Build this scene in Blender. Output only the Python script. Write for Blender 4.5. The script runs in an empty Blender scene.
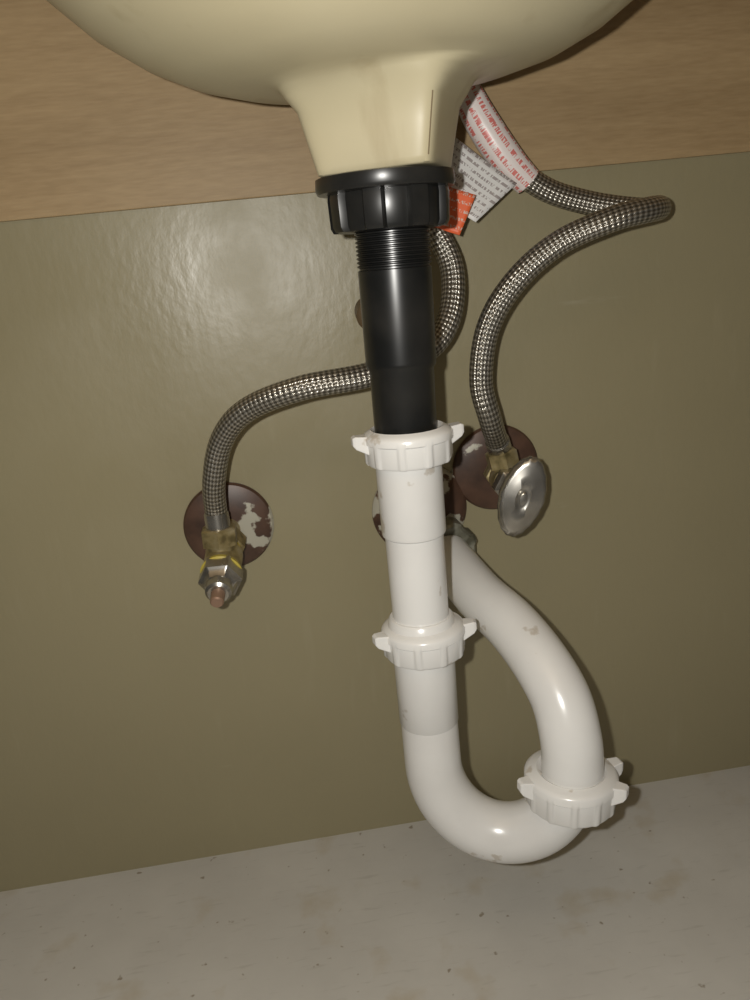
import bpy, math, bmesh
from mathutils import Vector, Matrix
sc=bpy.context.scene
F0=0.484   # camera height above cabinet floor (m)
# ---------- materials
def mat(name,col,rough=.5,metal=0,spec=.5):
    m=bpy.data.materials.new(name);m.use_nodes=True
    b=m.node_tree.nodes['Principled BSDF']
    b.inputs['Base Color'].default_value=(*col,1)
    b.inputs['Roughness'].default_value=rough
    b.inputs['Metallic'].default_value=metal
    b.inputs['Specular IOR Level'].default_value=spec
    return m,m.node_tree,b
def N(t,typ,**k):
    x=t.nodes.new(typ)
    for a,v in k.items(): setattr(x,a,v)
    return x
def noise(t,scale,detail=4,mapscale=(1,1,1),coord='Object',rough=.5,dist=0,loc=(0,0,0)):
    tc=N(t,'ShaderNodeTexCoord');mp=N(t,'ShaderNodeMapping')
    mp.inputs['Scale'].default_value=mapscale;mp.inputs['Location'].default_value=loc
    t.links.new(tc.outputs[coord],mp.inputs[0])
    nz=N(t,'ShaderNodeTexNoise');nz.inputs['Scale'].default_value=scale;nz.inputs['Detail'].default_value=detail
    nz.inputs['Roughness'].default_value=rough;nz.inputs['Distortion'].default_value=dist
    t.links.new(mp.outputs[0],nz.inputs['Vector'])
    return nz.outputs['Fac']
def ramp(t,src,stops):
    r=N(t,'ShaderNodeValToRGB');e=r.color_ramp.elements
    e[0].position=stops[0][0];e[0].color=(*stops[0][1],1)
    e[1].position=stops[-1][0];e[1].color=(*stops[-1][1],1)
    for p,c in stops[1:-1]:
        x=e.new(p);x.color=(*c,1)
    t.links.new(src,r.inputs[0]);return r.outputs[0]
def mix(t,fac,a,b,mode='MIX'):
    m=N(t,'ShaderNodeMix',data_type='RGBA',blend_type=mode)
    for s,v in ((m.inputs['Factor'],fac),(m.inputs['A'],a),(m.inputs['B'],b)):
        if isinstance(v,(int,float)): s.default_value=v
        elif isinstance(v,tuple): s.default_value=(*v,1)
        else: t.links.new(v,s)
    return m.outputs['Result']
def bump(t,b,src,strength=.3,dist=.001):
    x=N(t,'ShaderNodeBump');x.inputs['Strength'].default_value=strength;x.inputs['Distance'].default_value=dist
    t.links.new(src,x.inputs['Height']);t.links.new(x.outputs[0],b.inputs['Normal'])
def M(t,op,a,b=0.0):
    x=N(t,'ShaderNodeMath',operation=op)
    for s,v in ((x.inputs[0],a),(x.inputs[1],b)):
        if isinstance(v,(int,float)): s.default_value=v
        else: t.links.new(v,s)
    return x.outputs[0]
def uvsep(t):
    uv=N(t,'ShaderNodeUVMap');sp=N(t,'ShaderNodeSeparateXYZ');t.links.new(uv.outputs[0],sp.inputs[0]);return sp

m_wall,t,b=mat('olive_paint',(.27,.225,.115),.36,0,.5)
c=ramp(t,noise(t,3,5),[(.3,(.278,.243,.145)),(.7,(.318,.280,.170))])
c=mix(t,ramp(t,noise(t,60,4,(1,1,.15)),[(.62,(0,0,0)),(.8,(.3,.3,.3))]),c,(.38,.34,.23))
c=mix(t,ramp(t,noise(t,25,6,(.25,1,1.5),loc=(3,1,2)),[(.68,(0,)*3),(.72,(.35,)*3)]),c,(.42,.38,.28))
t.links.new(c,b.inputs['Base Color'])
t.links.new(ramp(t,noise(t,14,6),[(.35,(.30,)*3),(.7,(.46,)*3)]),b.inputs['Roughness'])
bump(t,b,noise(t,150,5,(1,1,.6)),.22,.0011)

m_wood,t,b=mat('particleboard_veneer',(.4,.27,.13),.5,0,.35)
g0=noise(t,2.2,3,(.5,1,7),dist=.4,loc=(1,0,.35))
g1=noise(t,7,6,(1,1,16),dist=.5); g2=noise(t,70,3,(1,1,8))
c=ramp(t,g0,[(.35,(.29,.198,.098)),(.62,(.43,.305,.162))])
c=mix(t,.35,c,ramp(t,g1,[(.3,(.27,.182,.09)),(.5,(.37,.26,.133)),(.72,(.44,.32,.172))]))
c=mix(t,.22,c,ramp(t,g2,[(.3,(.24,.16,.08)),(.7,(.48,.35,.20))]))
t.links.new(c,b.inputs['Base Color']);bump(t,b,g2,.12,.0005)

m_floor,t,b=mat('painted_cabinet_floor',(.33,.31,.27),.6)
c=ramp(t,noise(t,6,8,rough=.6),[(.3,(.50,.485,.45)),(.55,(.57,.555,.515)),(.75,(.63,.615,.575))])
c=mix(t,ramp(t,noise(t,22,4,loc=(2,1,0)),[(.58,(0,)*3),(.74,(.5,)*3)]),c,(.42,.34,.21))
c=mix(t,ramp(t,noise(t,110,2),[(.70,(0,)*3),(.75,(.7,)*3)]),c,(.20,.15,.09))
c=mix(t,ramp(t,noise(t,40,5,(1,6,1)),[(.6,(0,)*3),(.75,(.35,)*3)]),c,(.34,.32,.28))
t.links.new(c,b.inputs['Base Color']);bump(t,b,noise(t,90,5),.2,.001)

m_sink,t,b=mat('cream_enamel',(.62,.55,.35),.40,0,.4)
c=ramp(t,noise(t,8,5),[(.35,(.445,.392,.255)),(.7,(.51,.455,.305))])
c=mix(t,ramp(t,noise(t,30,6,(1,1,.18),loc=(5,2,1)),[(.60,(0,)*3),(.72,(.4,)*3)]),c,(.27,.20,.10))
t.links.new(c,b.inputs['Base Color'])
m_crack,t,b=mat('dark_hairline',(.16,.12,.065),.7)

m_pvc,t,b=mat('white_pvc',(.66,.64,.60),.24,0,.6)
c=ramp(t,noise(t,12,5),[(.35,(.67,.66,.64)),(.6,(.75,.745,.725))])
c=mix(t,ramp(t,noise(t,48,4,loc=(0,3,1)),[(.66,(0,)*3),(.70,(.5,)*3)]),c,(.36,.28,.18))
t.links.new(c,b.inputs['Base Color'])

m_black,t,b=mat('black_abs_plastic',(.022,.022,.022),.30,0,.55)
c=ramp(t,noise(t,30,5),[(.4,(.007,.0075,.0075)),(.75,(.022,.021,.019))]);t.links.new(c,b.inputs['Base Color'])

m_hose,t,b=mat('braided_steel',(.5,.47,.42),.28,.85)
sp=uvsep(t)
uu=M(t,'MULTIPLY',sp.outputs[0],2*math.pi/.0068);vv=M(t,'MULTIPLY',sp.outputs[1],2*math.pi*10)
s1=M(t,'SINE',M(t,'ADD',uu,vv));s2=M(t,'SINE',M(t,'SUBTRACT',uu,vv))
uf=M(t,'MULTIPLY',sp.outputs[0],2*math.pi/.0068*4);vf=M(t,'MULTIPLY',sp.outputs[1],2*math.pi*40)
wires=M(t,'SINE',M(t,'ADD',uf,vf))
mx=M(t,'ADD',M(t,'MULTIPLY',M(t,'MULTIPLY',s1,s2),.40),.5)
mx=M(t,'ADD',mx,M(t,'MULTIPLY',wires,.10))
c=ramp(t,mx,[(.1,(.09,.08,.062)),(.5,(.29,.268,.23)),(.9,(.70,.67,.61))])
t.links.new(c,b.inputs['Base Color']);bump(t,b,mx,.8,.0009)

m_chrome,t,b=mat('worn_chrome',(.55,.53,.49),.27,.9)
c=ramp(t,noise(t,45,4),[(.35,(.33,.31,.27)),(.6,(.50,.48,.44))]);t.links.new(c,b.inputs['Base Color'])
m_brass,t,b=mat('tarnished_brass',(.4,.32,.16),.42,.55)
c=ramp(t,noise(t,90,5),[(.35,(.17,.135,.06)),(.5,(.36,.29,.14)),(.7,(.48,.42,.28))]);t.links.new(c,b.inputs['Base Color']);bump(t,b,noise(t,250,3),.25,.0005)
m_yel,t,b=mat('yellow_thread_tape',(.52,.42,.07),.5)
m_copper,t,b=mat('copper_core',(.30,.19,.13),.45,.3)
m_green,t,b=mat('corroded_metal',(.25,.25,.19),.5,.4)
c=ramp(t,noise(t,80,4),[(.35,(.12,.115,.08)),(.65,(.34,.34,.28))]);t.links.new(c,b.inputs['Base Color'])
m_bronze,t,b=mat('brown_bronze',(.16,.11,.06),.45,.4)
def rustmat(name,pos,loc,cx=None,g=0,cz=0,gz=0):
    m,t,b=mat(name,(.12,.05,.03),.42,.1)
    c=ramp(t,noise(t,60,5),[(.35,(.055,.030,.020)),(.65,(.105,.056,.036))])
    f=noise(t,32,6,loc=loc)
    if cx is not None:
        tc=N(t,'ShaderNodeTexCoord');s=N(t,'ShaderNodeSeparateXYZ');t.links.new(tc.outputs['Object'],s.inputs[0])
        f=M(t,'ADD',f,M(t,'MULTIPLY',M(t,'SUBTRACT',s.outputs[0],cx),g))
        f=M(t,'ADD',f,M(t,'MULTIPLY',M(t,'SUBTRACT',s.outputs[2],cz),gz))
    c=mix(t,ramp(t,f,[(pos,(0,)*3),(pos+.02,(1,)*3)]),c,(.45,.43,.35))
    t.links.new(c,b.inputs['Base Color']);return m
m_rustL=rustmat('rusty_escutcheon_chipped',.66,(.3,.2,.1),-.057,6,.2988,-3);m_rustR=rustmat('rusty_escutcheon',.66,(0,0,0))
m_rustD=rustmat('chipped_wall_flange',.50,(1,0,2))
m_label,t,b=mat('printed_label',(.6,.58,.55),.5)
sp=uvsep(t)
ln=M(t,'GREATER_THAN',M(t,'SINE',M(t,'MULTIPLY',sp.outputs[1],2*math.pi*8)),.25)
brk=M(t,'GREATER_THAN',noise(t,30,2,(1.1,.27,1),'UV'),.48)
c=mix(t,M(t,'MULTIPLY',ln,brk),(.78,.77,.75),(.38,.34,.33));t.links.new(c,b.inputs['Base Color'])
m_pink,t,b=mat('red_printed_wrap',(.6,.3,.28),.35)
sp=uvsep(t)
ln=M(t,'GREATER_THAN',M(t,'SINE',M(t,'MULTIPLY',sp.outputs[1],2*math.pi*9)),.1)
brk=M(t,'GREATER_THAN',noise(t,1,2,(800,9,1),'UV'),.49)
c=mix(t,M(t,'MULTIPLY',ln,brk),(.82,.74,.71),(.68,.20,.18));t.links.new(c,b.inputs['Base Color'])
m_orange,t,b=mat('orange_tag',(.62,.11,.035),.45)
sp=uvsep(t)
ln=M(t,'GREATER_THAN',M(t,'SINE',M(t,'MULTIPLY',sp.outputs[1],2*math.pi*5)),.4)
brk=M(t,'GREATER_THAN',noise(t,12,2,(2,1,1),'UV'),.52)
c=mix(t,M(t,'MULTIPLY',ln,brk),(.80,.14,.045),(.70,.50,.42));t.links.new(c,b.inputs['Base Color'])

# ---------- mesh helpers
def empty(name,loc=(0,0,0)):
    e=bpy.data.objects.new(name,None);sc.collection.objects.link(e);e.location=loc;e.empty_display_size=.02
    return e
def mk(name,verts,faces,m,parent=None,smooth=True,uvs=None,angle=None):
    me=bpy.data.meshes.new(name);me.from_pydata([tuple(v) for v in verts],[],faces);me.update()
    if uvs:
        l=me.uv_layers.new(name='UVMap')
        i=0
        for fi,f in enumerate(faces):
            for k in range(len(f)):
                l.data[i].uv=uvs[fi][k];i+=1
    bm=bmesh.new();bm.from_mesh(me);bmesh.ops.recalc_face_normals(bm,faces=bm.faces)
    if angle:
        for e in bm.edges:
            if len(e.link_faces)==2 and e.calc_face_angle(0)>math.radians(angle): e.smooth=False
    for f in bm.faces:f.smooth=smooth
    bm.to_mesh(me);bm.free()
    me.materials.append(m)
    o=bpy.data.objects.new(name,me);sc.collection.objects.link(o)
    if parent:
        o.parent=parent
        o.matrix_parent_inverse=Matrix.Translation(-Vector(parent.location))
    return o
def loft(name,rings,m,parent=None,cap=(True,True),loop=False,angle=35,uvfn=None):
    k=len(rings[0]);V=[p for r in rings for p in r];Fs=[];U=[]
    nr=len(rings)
    for i in range(nr if loop else nr-1):
        i2=(i+1)%nr
        for j in range(k):
            j2=(j+1)%k
            Fs.append((i*k+j,i*k+j2,i2*k+j2,i2*k+j))
            if uvfn:
                U.append([uvfn(i,j/k),uvfn(i,(j+1)/k),uvfn(i+1,(j+1)/k),uvfn(i+1,j/k)])
    if not loop:
        if cap[0]:Fs.append(tuple(range(k))[::-1]);U.append([(0,0)]*k)
        if cap[1]:Fs.append(tuple((nr-1)*k+j for j in range(k)));U.append([(0,0)]*k)
    return mk(name,V,Fs,m,parent,True,U if uvfn else None,angle)
def frame(ax):
    ax=Vector(ax).normalized()
    a=Vector((0,0,1)) if abs(ax.z)<.9 else Vector((1,0,0))
    x=a.cross(ax).normalized();return x,ax.cross(x),ax
def turned(name,org,ax,prof,m,parent=None,k=48,rf=None,angle=35,cap=(True,True),rot=0):
    x,y,z=frame(ax);org=Vector(org);R=[]
    for i,(d,r) in enumerate(prof):
        ring=[]
        for j in range(k):
            th=2*math.pi*j/k+rot
            rr=r*(rf(th,i) if rf else 1)
            ring.append(org+z*d+(x*math.cos(th)+y*math.sin(th))*rr)
        R.append(ring)
    return loft(name,R,m,parent,cap,False,angle)
def catmull(P,sub=10):
    P=[Vector(p) for p in P];Q=[P[0]*2-P[1]]+P+[P[-1]*2-P[-2]];out=[]
    for i in range(1,len(Q)-2):
        for s in range(sub):
            t=s/sub;a,b_,c_,d=Q[i-1],Q[i],Q[i+1],Q[i+2]
            out.append(.5*((2*b_)+(c_-a)*t+(2*a-5*b_+4*c_-d)*t*t+(3*b_-a-3*c_+d)*t**3))
    out.append(P[-1]);return out
def sweep(name,pts,r,m,parent=None,k=28,angle=60,cap=(True,True)):
    T=[]
    for i in range(len(pts)):
        a=pts[max(i-1,0)];b_=pts[min(i+1,len(pts)-1)];T.append((b_-a).normalized())
    x,y,z=frame(T[0]);R=[];L=[0]
    for i,p in enumerate(pts):
        if i:
            q=T[i-1].rotation_difference(T[i]);x=q@x;L.append(L[-1]+(p-pts[i-1]).length)
        yy=T[i].cross(x).normalized();xx=yy.cross(T[i]).normalized()
        rr=r(i/(len(pts)-1)) if callable(r) else r
        R.append([p+(xx*math.cos(2*math.pi*j/k)+yy*math.sin(2*math.pi*j/k))*rr for j in range(k)])
    L.append(L[-1])
    return loft(name,R,m,parent,cap,False,angle,uvfn=lambda i,v:(L[i],v))
def box(name,a,b_,m,parent=None,bev=.0):
    (x0,y0,z0),(x1,y1,z1)=a,b_
    V=[(x,y,z) for x in(x0,x1) for y in(y0,y1) for z in(z0,z1)]
    Fc=[(0,1,3,2),(4,6,7,5),(0,4,5,1),(2,3,7,6),(0,2,6,4),(1,5,7,3)]
    o=mk(name,V,Fc,m,parent,False)
    if bev:
        md=o.modifiers.new('b','BEVEL');md.width=bev;md.segments=2
    return o
D=.6
# ---------- shell
box('floor',(-.75,-.15,-.03),(1.1,D,0),m_floor)
box('wall_back',(-.75,D,-.03),(1.1,D+.03,.75),m_wall)
ZR=F0+.0486
box('wooden_rail',(-.75,D-.005,ZR),(1.1,D,.70),m_wood,bev=.0008)
box('countertop',(-.75,.0,.70),(1.1,D,.73),m_wood)

# ---------- sink
CX,CY=.0675,.45
def se(a,b_,e,rot,z,cx,cy,k=96):
    out=[]
    for j in range(k):
        th=2*math.pi*j/k;c_,s_=math.cos(th),math.sin(th)
        x=a*math.copysign(abs(c_)**(2/e),c_);y=b_*math.copysign(abs(s_)**(2/e),s_)
        out.append(Vector((cx+x*math.cos(rot)-y*math.sin(rot),cy+x*math.sin(rot)+y*math.cos(rot),z)))
    return out
rot=-.40;q=.925
S=[(.0425,.029*q,.029*q,6,rot),(.0425,.0317*q,.0317*q,8,rot),(.0432,.0328*q,.0328*q,9,rot),(.046,.0335*q,.0335*q,9,rot),(.062,.0370*q,.0365*q,9,rot),
(.073,.0398*q,.0385*q,8,rot),(.0795,.0420,.0400,6,rot),(.0840,.047,.0435,4.0,rot*.9),(.0863,.053,.048,3.0,rot*.5),(.0878,.062,.055,2.3,0),(.089,.078,.066,2.1,0),(.094,.098,.080,2,0),
(.103,.118,.093,2,0),(.117,.139,.107,2,0),(.135,.158,.118,2,0),(.160,.176,.127,2,0),(.190,.187,.132,2,0),(.2155,.193,.135,2,0)]
sk=empty('sink_basin',(CX,CY,F0+.1))
SR=[se(a,b_,e,r_,z+F0,CX,CY,160) for z,a,b_,e,r_ in S]
loft('bowl',SR,m_sink,sk,(True,True),angle=50)
sweep('hairline_crack',[SR[i][140]+Vector((.0001,-.0001,0)) for i in (3,4,5)],.00035,m_crack,sk,6)

# ---------- black drain tailpiece
dp=empty('sink_tailpiece',(CX,CY,F0+.04))
TP=Vector((.0680,.45,F0+.042)); N1=Vector((.0655,.45,F0-.0950))
ax=(N1-TP).normalized()
def lug(nn,amp,duty=.45):
    def f(th,i):
        x=(th*nn/(2*math.pi))%1
        s=min(1,max(0,(duty/2-abs(x-.5))*14+.5))
        return 1+amp*s
    return f
turned('flange_washer',TP+Vector((-.002,0,0)),ax,[(0,.0355),(.0005,.0368),(.006,.0372),(.008,.0362),(.0085,.031)],m_black,dp,64)
turned('lock_nut',TP+Vector((-.0010,0,0))+ax*.006,ax,[(0,.027),(.001,.0290),(.005,.0295),(.019,.0290),(.0215,.0278),(.022,.022)],m_black,dp,200,lug(8,.11,.45),rot=.25)
pr=[(.026,.0192)]
for i in range(9):
    z=.028+i*.0021;pr+=[(z,.0192),(z+.0006,.0204),(z+.0012,.0204),(z+.0018,.0192)]
pr+=[(.0475,.0192),(.048,.0202),(.098,.0200),(.1005,.0197),(.1025,.0183),(.150,.0180)]
turned('black_tube',TP,ax,[(.0,.0192)]+pr,m_black,dp,48,angle=50)

# ---------- white p-trap
pt=empty('p_trap',(N1.x,N1.y,N1.z))
def nut(prefix,org,ax,ri,ro,hh,wings,ribs=10,rot=0):
    turned(prefix+'_ring',org,ax,[(.0015,ri),(0,ri+.0012),(-.0012,ri+.003),(0,ro*.90),(.0012,ro*.97),(.0025,ro),(hh*.30,ro),(hh*.34,ro*.965),(hh*.92,ro*.955),(hh,ro*.92),(hh,ri)],m_pvc,pt,192,
        lambda th,i:1+(.032*min(1,max(0,(.16-abs((th*ribs/(2*math.pi))%1-.5))*14)) if i in(7,8,9) else 0),rot=rot)
    for q,wa in enumerate(wings):
        d=Vector((math.cos(wa),math.sin(wa),0));d=(d-ax*d.dot(ax)).normalized();s=ax.cross(d).normalized()
        c0=org+d*(ro*.93);L=.0088
        V=[]
        for dist,w,z0,z1 in((0,.0050,.001,hh*.62),(L*.8,.0036,.0004,hh*.42),(L,.0028,.0012,hh*.30)):
            for a_,b_ in((-w,z0),(w,z0),(w,z1),(-w,z1)):V.append(c0+d*dist+s*a_+ax*b_)
        Fc=[(0,1,2,3)]+[(i*4+j,i*4+(j+1)%4,(i+1)*4+(j+1)%4,(i+1)*4+j) for i in(0,1) for j in range(4)]+[(8,9,10,11)]
        o=mk(prefix+'_wing_%d'%(q+1),V,Fc,m_pvc,pt,False)
        md=o.modifiers.new('b','BEVEL');md.width=.0006;md.segments=2
N2=Vector((.0645,.45,F0-.2185));dn=(N2-N1).normalized()
nut('top_slip_nut',N1+Vector((.0008,0,0)),dn,.0182,.0262,.0190,[math.pi+.1,.05])
turned('upper_tube',N1+dn*.01,dn,[(0,.0196),(.052,.0194),(.0535,.0190),(.0545,.0177),(.125,.0173)],m_pvc,pt,48)
nut('middle_slip_nut',N2+Vector((.0008,0,0)),dn,.0173,.0262,.0195,[math.pi+.25,-.15])
turned('middle_nut_lip',N2-dn*.006,dn,[(.0,.0173),(0,.0190),(.001,.0200),(.007,.0212),(.007,.0173)],m_pvc,pt,48)
J0=Vector((.0640,.45,F0-.286))
turned('bend_socket',N2+dn*.012,dn,[(0,.0194),((J0-N2).length-.012,.0190),((J0-N2).length-.0105,.0180)],m_pvc,pt,48,cap=(True,False))
L2=Vector((.147,.42,0));NZ3=F0-.329
ctr=Vector(((J0.x+L2.x)/2,(J0.y+L2.y)/2,F0-.318));hv=Vector((L2.x-J0.x,L2.y-J0.y,0))/2
pts=[J0+Vector((0,0,.01)),J0,J0+Vector((0,0,-.015)),Vector((ctr-hv))]
for i in range(1,33):
    a=math.pi*i/32;pts.append(ctr-hv*math.cos(a)+Vector((0,0,-.0525*math.sin(a))))
sweep('j_bend',pts,lambda s:.0182+.0012*math.sin(min(1,s*1.1)*math.pi),m_pvc,pt,48)
upv=Vector((.06,.0,1)).normalized()
nb=Vector((L2.x,L2.y,NZ3+.0095))
nut('lower_slip_nut',nb,-upv,.0186,.0292,.0225,[math.pi+.15,.15,-.7],12)
A=[Vector((L2.x,L2.y,NZ3-.005)),Vector((L2.x+.001,L2.y,NZ3+.014)),Vector((L2.x+.001,L2.y+.002,NZ3+.032)),Vector((L2.x-.001,L2.y+.013,NZ3+.054)),Vector((L2.x-.008,L2.y+.034,NZ3+.072)),
Vector((L2.x-.0175,L2.y+.062,NZ3+.085)),Vector((.117,.515,F0-.235)),Vector((.107,.56,F0-.224)),Vector((.1005,.596,F0-.217))]
sweep('trap_arm',catmull(A,8),lambda s:.0196-.0018*s,m_pvc,pt,48)
wf=empty('wall_drain_fitting',(.1,.59,F0-.218))
turned('wall_drain_nut',Vector((.1045,.566,F0-.2225)),Vector((-.15,1,.15)).normalized(),[(0,.0185),(0,.0235),(.002,.0255),(.014,.0255),(.016,.024),(.016,.0185)],m_green,wf,96,lug(8,.08))
turned('wall_flange',(.0925,.5995,.2915),(0,-1,0),[(0,.038),(.002,.0378),(.006,.034),(.009,.025),(.010,.018)],m_rustD,wf,64)

# capped stub beside the tailpiece
cs=empty('capped_pipe_stub',(.0675,.599,.4496))
turned('stub',(.0675,.5998,.4496),(0,-1,0),[(0,.007),(.012,.007)],m_bronze,cs,32)
turned('cap',(.0675,.590,.4496),(0,-1,-.3),[(0,.0095),(.001,.0115),(.012,.0115),(.014,.0095),(.015,.004)],m_bronze,cs,48)

# ---------- valves
def hexf(th,i):
    a=(th%(math.pi/3))-math.pi/6
    return math.cos(math.pi/6)/math.cos(a)*1.08
def valve(name,c,mr,oval,Yd,up,s=1.0):
    e=empty(name,c);c=Vector(c);Y=Vector(Yd).normalized();up=Vector(up).normalized()
    P=lambda pr:[(d*s,r*s) for d,r in pr]
    turned('escutcheon',c,(0,-1,0),[(.0005,.0345),(.002,.0345),(.004,.0330),(.006,.026),(.0075,.013)],mr,e,64)
    turned('supply_stub',c,Y,P([(.004,.0085),(.022,.0085)]),m_brass,e,24)
    turned('compression_nut',c,Y,P([(.016,.0105),(.0165,.0122),(.028,.0122),(.029,.0105)]),m_brass,e,72,hexf)
    turned('thread_tape',c,Y,P([(.029,.0106),(.0335,.0106)]),m_yel,e,32)
    turned('valve_body',c,Y,P([(.033,.009),(.034,.0122),(.050,.0122),(.052,.009)]),m_brass,e,40)
    o=c+Y*.042*s
    turned('outlet_port',o,up,P([(.006,.0085),(.016,.0085)]),m_brass,e,32)
    turned('outlet_nut',o,up,P([(.012,.0098),(.0125,.0112),(.023,.0112),(.024,.0098)]),m_brass,e,72,hexf)
    turned('bonnet_nut',c,Y,P([(.051,.0110),(.052,.0130),(.062,.0130),(.0635,.0105),(.067,.0085)]),m_chrome,e,72,hexf)
    if oval:
        turned('stem',c,Y,P([(.064,.0072),(.072,.0070),(.073,.0042),(.081,.0042),(.082,.0034)]),m_chrome,e,24)
    else:
        turned('bonnet_tape',c,Y,P([(.0505,.0126),(.0535,.0134),(.0545,.012)]),m_yel,e,32)
        turned('stem_housing',c,Y,P([(.064,.0085),(.073,.0082),(.0745,.0065)]),m_chrome,e,32)
        turned('stem',c,Y,P([(.073,.0045),(.082,.0042),(.083,.0034)]),m_copper,e,24)
    if oval:
        org=c+Y*.083*s;ax_=Vector((-.14,-1,.02)).normalized()
        ux=Vector((math.cos(.34),0,-math.sin(.34)));ux=(ux-ax_*ux.dot(ax_)).normalized();uz=ax_.cross(ux)
        R=[]
        for d,q in((-.010,.28),(-.005,.45),(-.002,.92),(0,1.0),(.003,1.02),(.0055,.97),(.0068,.88),(.0070,.80),(.0080,.6),(.0088,.34),(.0080,.26),(.0080,.18),(.0100,.15),(.0103,.05)):
            ring=[]
            for j in range(72):
                th=2*math.pi*j/72
                rr=q*(1+(.012*math.cos(18*th) if .9<q else 0))
                ring.append(org+ax_*d+ux*.0158*rr*math.cos(th)*(1-.10*abs(math.sin(th)))+uz*.0288*rr*math.sin(th))
            R.append(ring)
        loft('oval_handle',R,m_chrome,e)
    return e,o,up
vl,oL,uL=valve('shutoff_valve',(-.057,.6,.2988),m_rustL,False,(-.09,-1,-.30),(.02,0,1),1.12)
vr,oR,uR=valve('shutoff_valve.001',(.1558,.6,.3178),m_rustR,True,(-.05,-1,.0),(-.18,0,1),1.0)

# ---------- hoses
def hose(name,P):
    e=empty(name,tuple(P[0]))
    pts=catmull(P,14)
    sweep('braided_sleeve',pts,.0080,m_hose,e,32)
    for nm,a,b_ in(('crimp_collar',0,5),('crimp_collar_end',len(pts)-1,len(pts)-6)):
        d=(pts[b_]-pts[a]).normalized()
        turned(nm,pts[a],d,[(-.002,.0078),(-.001,.0088),(.011,.0088),(.012,.0080)],m_chrome,e,32)
    return e,pts
V3=lambda L:[Vector((a,b_,c_)) for a,b_,c_ in L]
PL=[oL+uL*.026,oL+uL*.040]+V3([(-.0571,.545,.3494),(-.0466,.535,.3786),(-.0267,.522,.3988),(.009,.508,.4107),(.0546,.510,.4142),(.0936,.525,.4226),(.1134,.535,.4419),(.1198,.545,.4722),(.1106,.55,.4987),(.094,.555,.5224),(.075,.562,.574),(.06,.578,.614),(.055,.585,.684)])
hose('braided_supply_hose',PL)
PR=[oR+uR*.025]+V3([(.1370,.535,.3720),(.1318,.532,.3987),(.1382,.530,.4330),(.1558,.525,.4604),(.1831,.520,.4814),(.2160,.512,.4932),(.2430,.516,.4970),(.2589,.535,.4981),(.2560,.560,.4990),(.2265,.571,.5068),(.1948,.572,.5189),(.1703,.570,.5380),(.1517,.572,.5673),(.1395,.575,.5978),(.1307,.582,.6237),(.125,.585,.684)])
hose('braided_supply_hose.001',PR)
W=V3([(.1824,.571,.5245),(.1704,.570,.5372),(.1601,.570,.5515),(.1507,.571,.5680),(.1440,.573,.5835)])
tg=empty('hose_warning_label',tuple(W[0]))
sweep('wrap_label',catmull(W,8),lambda s:.0098+.0018*math.sin(s*3.1),m_pink,tg,28)
def sheet(name,c4,m,curl,parent,nn=10):
    a,b_,c_,d=[Vector(q) for q in c4];V=[];Fc=[];U=[]
    nrm=(b_-a).cross(d-a).normalized()
    for i in range(nn+1):
        for j in range(nn+1):
            s,t=i/nn,j/nn
            V.append((a*(1-s)+b_*s)*(1-t)+(d*(1-s)+c_*s)*t+nrm*curl*math.sin(s*3.14)*(.5+t))
    for i in range(nn):
        for j in range(nn):
            Fc.append((i*(nn+1)+j,(i+1)*(nn+1)+j,(i+1)*(nn+1)+j+1,i*(nn+1)+j+1))
            U.append([(i/nn,j/nn),((i+1)/nn,j/nn),((i+1)/nn,(j+1)/nn),(i/nn,(j+1)/nn)])
    o=mk(name,V,Fc,m,parent,True,U)
    md=o.modifiers.new('s','SOLIDIFY');md.thickness=.0003
    return o
T=[(.1317,.560,.5548),(.1720,.562,.5235),(.1395,.552,.5010),(.1151,.550,.5220),(.1157,.543,.5260),(.1385,.543,.5175),(.1255,.541,.4935),(.1057,.541,.5020)]
sheet('white_tag',T[:4],m_label,.002,tg)
sheet('orange_tag',T[4:],m_orange,.001,tg)

# ---------- camera
cam=bpy.data.cameras.new('camera');co=bpy.data.objects.new('camera',cam);sc.collection.objects.link(co)
cam.sensor_width=36;cam.lens=28.8;cam.clip_start=.01
R=Matrix(((.987378,.128767,-.092212),(-.124809,.274182,-.953545),(-.097502,.953018,.286792)))
co.matrix_world=Matrix.Translation((0,0,F0))@R.to_4x4()
sc.camera=co
# ---------- light : phone flash beside the lens
l=bpy.data.lights.new('phone_flash','POINT');l.energy=7.4;l.shadow_soft_size=.004;l.color=(1,.975,.92)
lo=bpy.data.objects.new('phone_flash',l);sc.collection.objects.link(lo);lo.location=(-.024,.0,F0+.012)
w=bpy.data.worlds.new('w');sc.world=w;w.use_nodes=True
w.node_tree.nodes['Background'].inputs[0].default_value=(1,.93,.82,1);w.node_tree.nodes['Background'].inputs[1].default_value=.06
sc.view_settings.view_transform='Standard'
